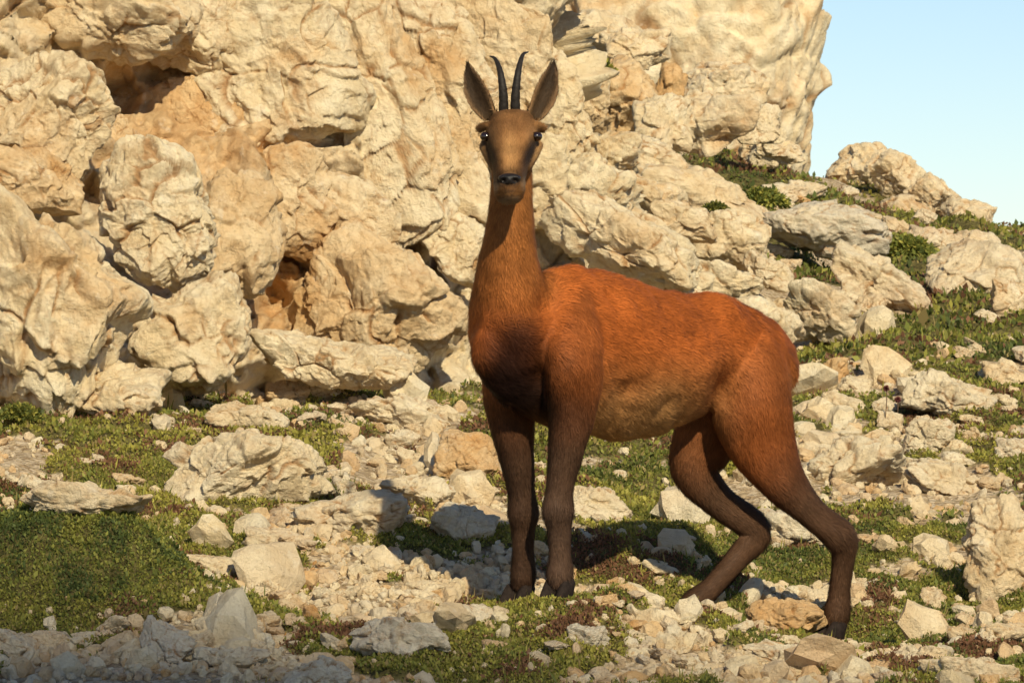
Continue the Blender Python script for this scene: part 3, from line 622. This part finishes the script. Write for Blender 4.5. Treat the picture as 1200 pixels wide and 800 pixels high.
dent(842,455,10.27,.05,-.020); dent(838,405,10.27,.045,-.016); dent(852,365,10.3,.04,.010); dent(895,470,10.28,.05,.010); dent(672,430,9.82,.05,.010); dent(640,360,9.85,.04,-.008); dent(628,440,9.86,.03,-.012); dent(900,400,10.33,.04,.006)
fn,VN=vnorm(V)
V=V+VN*(np.where(best==0,1,np.where(best==1,.6,.12))*(fbm(V*np.array([9,9,6.]),3,640)*.011+fbm(V*np.array([30,30,22.]),2,641)*.003))[:,None]
fn,VN=vnorm(V)
W=1/(mind**8+1e-4); W/=W.sum(1)[:,None]
C=np.zeros((nv,3))
def lerp(a,b,t): return np.array(a)*(1-t)[:,None]+np.array(b)*t[:,None]
z=V[:,2]; x=V[:,0]
tz=sstep(.34,.62,z)
ct=lerp((.50,.265,.098),(.50,.130,.026),tz)
ct=lerp((1,1,1),(.92,.82,.76),sstep(.74,.83,z))*ct
cn=lerp((.42,.122,.028),(.46,.195,.058),tpar[:,1])
leg0=lerp((.36,.105,.027),(.098,.052,.031),sstep(.14,.40,tpar[:,3])); leg1=lerp((.13,.044,.018),(.085,.045,.027),sstep(.1,.36,tpar[:,4]))
h0=lerp((.40,.112,.028),(.105,.054,.030),sstep(.20,.46,tpar[:,5])); h1=lerp((.24,.085,.03),(.10,.052,.029),sstep(.1,.36,tpar[:,6]))
grey=np.array([.16,.115,.09]); gq=.18*sstep(.35,.6,tpar[:,3])[:,None]; leg0=leg0*(1-gq)+grey*gq
ch=np.tile(np.array([.27,.130,.048]),(nv,1)); ch=lerp((1,1,1),(.9,.85,.8),sstep(.6,1,tpar[:,2]))*ch
ce=lerp((.28,.16,.075),(.20,.12,.066),tpar[:,7])
eu=np.full(nv,9.)
for Ce,se,we in EARS:
    d=np.linalg.norm(V[:,None]-Ce[None],axis=2); j=d.argmin(1); m=d.min(1)<.05
    u_=np.abs(((V-Ce[j])*se).sum(1))/np.maximum(we[j],.008); eu=np.where(m,np.minimum(eu,u_),eu)
inner=sstep(.1,.6,-VN[:,1])*(1-sstep(.45,.95,eu))
ce=ce*(1-inner*.82)[:,None]
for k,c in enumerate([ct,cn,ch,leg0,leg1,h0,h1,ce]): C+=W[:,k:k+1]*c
def spot(px,py,Y,r,col,s):
    global C
    d=((V-P(px,py,Y))**2).sum(1); w=s*np.exp(-(d/r**2)**1.5); C=C*(1-w[:,None])+np.array(col)*w[:,None]
PX=600+V[:,0]/V[:,1]*F_; PY=400-(V[:,2]-ZC)/V[:,1]*F_
face=(best==2)&(VN[:,1]<.45)
def spotf(px,py,rx,ry,col,s,ang=0):
    global C
    a=math.radians(ang); dx=(PX-px)*math.cos(a)+(PY-py)*math.sin(a); dy=-(PX-px)*math.sin(a)+(PY-py)*math.cos(a)
    w=s*np.exp(-((dx/rx)**2+(dy/ry)**2)**1.5)*face; C=C*(1-w[:,None])+np.array(col)*w[:,None]
spot(572,388,9.82,.08,(.24,.070,.022),.55); spot(606,440,9.83,.105,(.012,.006,.005),.97); spot(622,465,9.86,.090,(.010,.006,.005),.96); spot(588,452,9.84,.072,(.018,.008,.006),.93); spot(606,402,9.81,.060,(.04,.014,.008),.85)  # dark chest fur, with the neck's shadow painted into the same patches
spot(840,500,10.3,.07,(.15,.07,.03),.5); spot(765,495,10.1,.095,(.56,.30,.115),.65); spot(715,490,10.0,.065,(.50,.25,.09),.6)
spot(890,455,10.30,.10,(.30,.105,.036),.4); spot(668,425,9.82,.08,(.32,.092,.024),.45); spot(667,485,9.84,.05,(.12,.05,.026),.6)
spotf(598,150,20,16,(.20,.092,.035),.75)           # forehead
spotf(598,182,9,26,(.42,.22,.085),.85)             # nasal bridge
for sx in (-1,1):
    spotf(598+sx*34,182,11,16,(.60,.34,.14),.9,sx*20)         # pale cheek
    spotf(598+sx*33,160,14,11,(.36,.19,.08),.8)               # lighter skin about the eye
    spotf(598+sx*22,182,7.5,25,(.026,.014,.008),.98,sx*21)    # dark stripe from eye to muzzle
    spotf(598+sx*22,140,9,8,(.12,.058,.024),.6)
    spotf(598+sx*19,217,7,9,(.50,.33,.19),.8)                 # pale muzzle side
spotf(597,211,21,11,(.012,.009,.007),1.0); spotf(597,236,11,5,(.46,.34,.22),.8); spotf(597,225,6,2.2,(.06,.035,.022),.7)
q=V.copy(); C*=(1+.30*fbm(q*9,4,601)+.20*fbm(q*40,3,602))[:,None]; C=np.clip(C,.004,.8)
RB=np.array([0.02,10.1,.02])
root=bpy.data.objects.new('chamois',None); COL.objects.link(root); root.location=RB; tag(root,'reddish brown chamois with short dark horns standing on the stony turf, facing the camera','chamois')
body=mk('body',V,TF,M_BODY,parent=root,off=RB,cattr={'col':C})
# fur
ar=np.linalg.norm(fn,axis=1); 
Lp=np.array([.0140,.0150,.0070,.0110,.0110,.0120,.0120,.0075])
dens=np.array([1,1,2.6,1.5,1.5,1.4,1.4,1.8])
wt=ar*dens[best[TF[:,0]]]; wt/=wt.sum(); NB=600000
ti=rng.choice(len(TF),NB,p=wt); u=rng.random((NB,2)); fl=u.sum(1)>1; u[fl]=1-u[fl]
t3=TF[ti]; pr=V[t3[:,0]]*(1-u.sum(1))[:,None]+V[t3[:,1]]*u[:,:1]+V[t3[:,2]]*u[:,1:]
vi=t3[:,0]; nn=VN[vi]; b_=best[vi]; f=flow[vi].copy()
f/=np.linalg.norm(f,axis=1)[:,None]+1e-9
sg_=np.where((b_==1)|(b_==2),-1.,1.); sg_=np.where(b_==1,1.,sg_); 
f=np.where((b_==1)[:,None],np.array([[.25,.25,-1.]]),f*sg_[:,None])
f=f+np.where(b_==0,.45,0)[:,None]*np.array([0,0,-1.])
cl_=fbm(pr*38,2,621)
jit=fbm(pr*14,3,611)[:,None]*np.array([.0,.0,1.])*.5+cl_[:,None]*np.array([.2,-.2,.15])+rng.normal(size=(NB,3))*.17
f=f+jit; f=f-(f*nn).sum(1)[:,None]*nn; f/=np.linalg.norm(f,axis=1)[:,None]+1e-9
L=Lp[b_]*np.exp(rng.normal(size=NB)*.32)*(1+.2*cl_); 
lift=np.where(b_>=2,.30,.24)+rng.normal(size=NB)*.08+.08*cl_
sd=np.cross(f,nn); wd=(np.where((b_==2)|(b_==7),.00042,.00048)*rng.uniform(.7,1.4,NB))[:,None]
L=L[:,None]; lift=lift[:,None]
p0=pr-nn*.001; p1=pr+f*L*.5+nn*L*lift*.45; p2=pr+f*L*.98+nn*L*lift*.62
BVv=np.stack([p0-sd*wd,p0+sd*wd,p1-sd*wd*.8,p1+sd*wd*.8,p2],1).reshape(-1,3)
o5=np.arange(NB)[:,None]*5; BFf=np.concatenate([o5+[0,1,3],o5+[0,3,2],o5+[2,3,4]])
cc=C[vi]*np.exp(rng.normal(size=(NB,1))*.15)*(1+.18*cl_)[:,None]; c5=np.repeat(cc,5,0); tipb=np.tile([.85,.85,1.,1.,1.18],NB)[:,None]; c5=c5*tipb
bn=nn+rng.normal(size=(NB,3))*.11+f*.2; bn/=np.linalg.norm(bn,axis=1)[:,None]
bvh=BVHTree.FromPolygons([Vector(v) for v in V],[tuple(int(a) for a in t) for t in TF])
cam0=Vector((0,0,ZC))
def hit(px,py):
    d=(Vector(P(px,py,10))-cam0).normalized(); h=bvh.ray_cast(cam0,d,20); return np.array(h[0] if h[0] else P(px,py,9.8))
EYE=[]
for px,dx in ((572,-1),(626,1)):
    h=hit(px,160); EYE.append(h+np.array([dx*.0045,.0030,0]))
hn=hit(597,211)
skip=np.zeros(NB,bool)
for e_ in EYE: skip|=((pr-e_)**2).sum(1)<.0170**2
skip|=(((pr-hn)/[.024,.03,.016])**2).sum(1)<1
kp=~np.concatenate([skip,skip,skip])
mk('fur',BVv,BFf[kp],M_FUR,parent=root,off=RB,cattr={'col':c5},vattr={'bn':np.repeat(bn,5,0)})
D,Fi=ico(4)
for c in EYE: mk('eye',D*np.array([.0130,.0125,.0105])+c,Fi,M_EYE,parent=root,off=RB)
Vn=D*np.array([.0225,.018,.0140])+hn+np.array([0,.006,.0005])
Vn[:,0]=hn[0]+(Vn[:,0]-hn[0])*(1+.28*np.clip((Vn[:,2]-hn[2])/.0115,-1,.6))
ns=np.exp(-((np.abs(Vn[:,0]-hn[0])-.0115)/.005)**2-((Vn[:,2]-hn[2]+.001)/.0045)**2); Vn[:,1]+=ns*.012*(Vn[:,1]<hn[1]+.005)
mk('nose',Vn,Fi,M_NOSE,parent=root,off=RB)
def horn(pts):
    A=crom(np.array([[*P(a,b,c),r,r] for a,b,c,r in pts]),6); Cc=A[:,:3]; T=np.gradient(Cc,axis=0); T/=np.linalg.norm(T,axis=1)[:,None]
    ref=np.array([1.,0,0]); U=ref-(T@ref)[:,None]*T; U/=np.linalg.norm(U,axis=1)[:,None]
    rr=A[:,3]*(1+.05*np.sin(np.arange(len(A))*2.2)); Vh,Fh=tube_geo(Cc,T,U,rr,rr,14); mk('horn',Vh,Fh,M_HORN,parent=root,off=RB)
horn([(590,140,9.86,.0112),(590,114,9.852,.0100),(588,95,9.852,.0080),(585,80,9.868,.0060),(580,69,9.895,.0038),(574,66,9.925,.0013)])
horn([(604,140,9.86,.0112),(604,114,9.852,.0100),(606,93,9.852,.0080),(609,76,9.868,.0060),(613,64,9.895,.0038),(619,61,9.925,.0013)])
def hoof(c,hd):
    hd=np.asarray(hd,float); hd/=np.linalg.norm(hd); sd=np.array([-hd[1],hd[0],0]); Vh=[];Fh=[]; n=14; K=1.18
    for sgn in (-1,1):
        o0=len(Vh)
        prof=[(-.006,.012,.034,.0135),(.006,.013,.033,.0145),(.022,.005,.028,.0155),(.036,-.003,.024,.0155),(.046,-.006,.018,.012)]
        for zz,fw,rl,rw in prof:
            for j in range(n):
                a=2*math.pi*j/n; cx_=math.cos(a); sw=K*rw*math.sin(a)*(1-.45*max(0,cx_))
                Vh.append(c+hd*K*(fw+rl*cx_)+sd*(sgn*.0150+sw+sgn*.005*max(0,cx_))+np.array([0,0,zz]))
        for i in range(4):
            for j in range(n): a0=o0+i*n+j;a1=o0+i*n+(j+1)%n; Fh+=[(a0,a1,a1+n),(a0,a1+n,a0+n)]
        for j in range(1,n-1): Fh+=[(o0,o0+j+1,o0+j),(o0+4*n,o0+4*n+j,o0+4*n+j+1)]
    mk('hoof',np.array(Vh),Fh,M_HOOF,parent=root,off=RB)
for h_,hd_ in zip(hp,[(-.45,-.9,0),(-.5,-.85,0),(-.75,-.65,0),(-.85,-.5,0)]): hoof(h_,hd_)
# ---------------------------------------------------------------- light, sky, camera
sv=np.array([.24,-.80,.55]); 
# unseen rocky spur added behind the viewer, crest shaped to shade the nearest ground
RY=-42.0; sx0=(9.6-RY)*sv[0]/-sv[1]
xg=np.linspace(sx0-9,sx0+9,160); yy=np.concatenate([np.linspace(RY-36,RY-.4,24),np.linspace(RY,RY+14,24)])
xw=xg-sx0
Ye=np.interp(xw,[-1.3,-.8,-.3,.1,.5,1.3],[9.74,9.72,9.62,9.42,9.2,9.05]); top=ground(np.clip(xw,-2,2),Ye)+(Ye-RY)*sv[2]/-sv[1]
top+=fbm(np.stack([xg*3.5,0*xg,0*xg],1),3,901)*.06-np.maximum(0,np.abs(xw)-2.2)*3.2
X,Y=np.meshgrid(xg,yy); T_=np.tile(top,(len(yy),1)); Zr=np.where(Y<RY,T_-(RY-Y)*.9,T_-(Y-RY)*3.0)
nx,ny=len(xg),len(yy); i=np.arange((ny-1)*(nx-1)); r=i//(nx-1); c=i%(nx-1); a=r*nx+c
hs=mk('shade_spur',np.stack([X.ravel(),Y.ravel(),Zr.ravel()],1),np.stack([a,a+1,a+nx+1,a+nx],1),M_ROCK,cattr={'rk':np.tile([[0,.2,.2]],(nx*ny,1))}); tag(hs,'unseen rocky spur added behind the viewer to shade the near ground','shade_spur',kind='structure')
sv/=np.linalg.norm(sv)
sl=bpy.data.lights.new('sun','SUN'); sl.energy=5.0; sl.angle=math.radians(.7); sl.color=(1,.88,.62)
so=bpy.data.objects.new('sun',sl); COL.objects.link(so); so.rotation_euler=Vector(-sv).to_track_quat('-Z','Y').to_euler(); so.location=(5,0,6)
wd_=bpy.data.worlds.new('World'); SC.world=wd_; wd_.use_nodes=True; t=wd_.node_tree; bg=t.nodes['Background']
sk=t.nodes.new('ShaderNodeTexSky'); sk.sky_type='NISHITA'; sk.sun_disc=False; sk.sun_elevation=math.asin(sv[2]); sk.sun_rotation=math.atan2(sv[0],sv[1]); sk.altitude=1500; sk.air_density=1.0; sk.dust_density=.6; sk.ozone_density=2.5
t.links.new(sk.outputs[0],bg.inputs[0]); bg.inputs[1].default_value=.11
cd=bpy.data.cameras.new('camera'); cd.lens=162; cd.sensor_width=36; cd.clip_end=500; cd.clip_start=.1
co=bpy.data.objects.new('camera',cd); COL.objects.link(co); co.location=(0,0,ZC); co.rotation_euler=(math.radians(90),0,0)
cd.dof.use_dof=True; cd.dof.focus_distance=9.9; cd.dof.aperture_fstop=40
SC.camera=co
SC.view_settings.view_transform='Standard'; SC.view_settings.look='None'; SC.view_settings.exposure=0
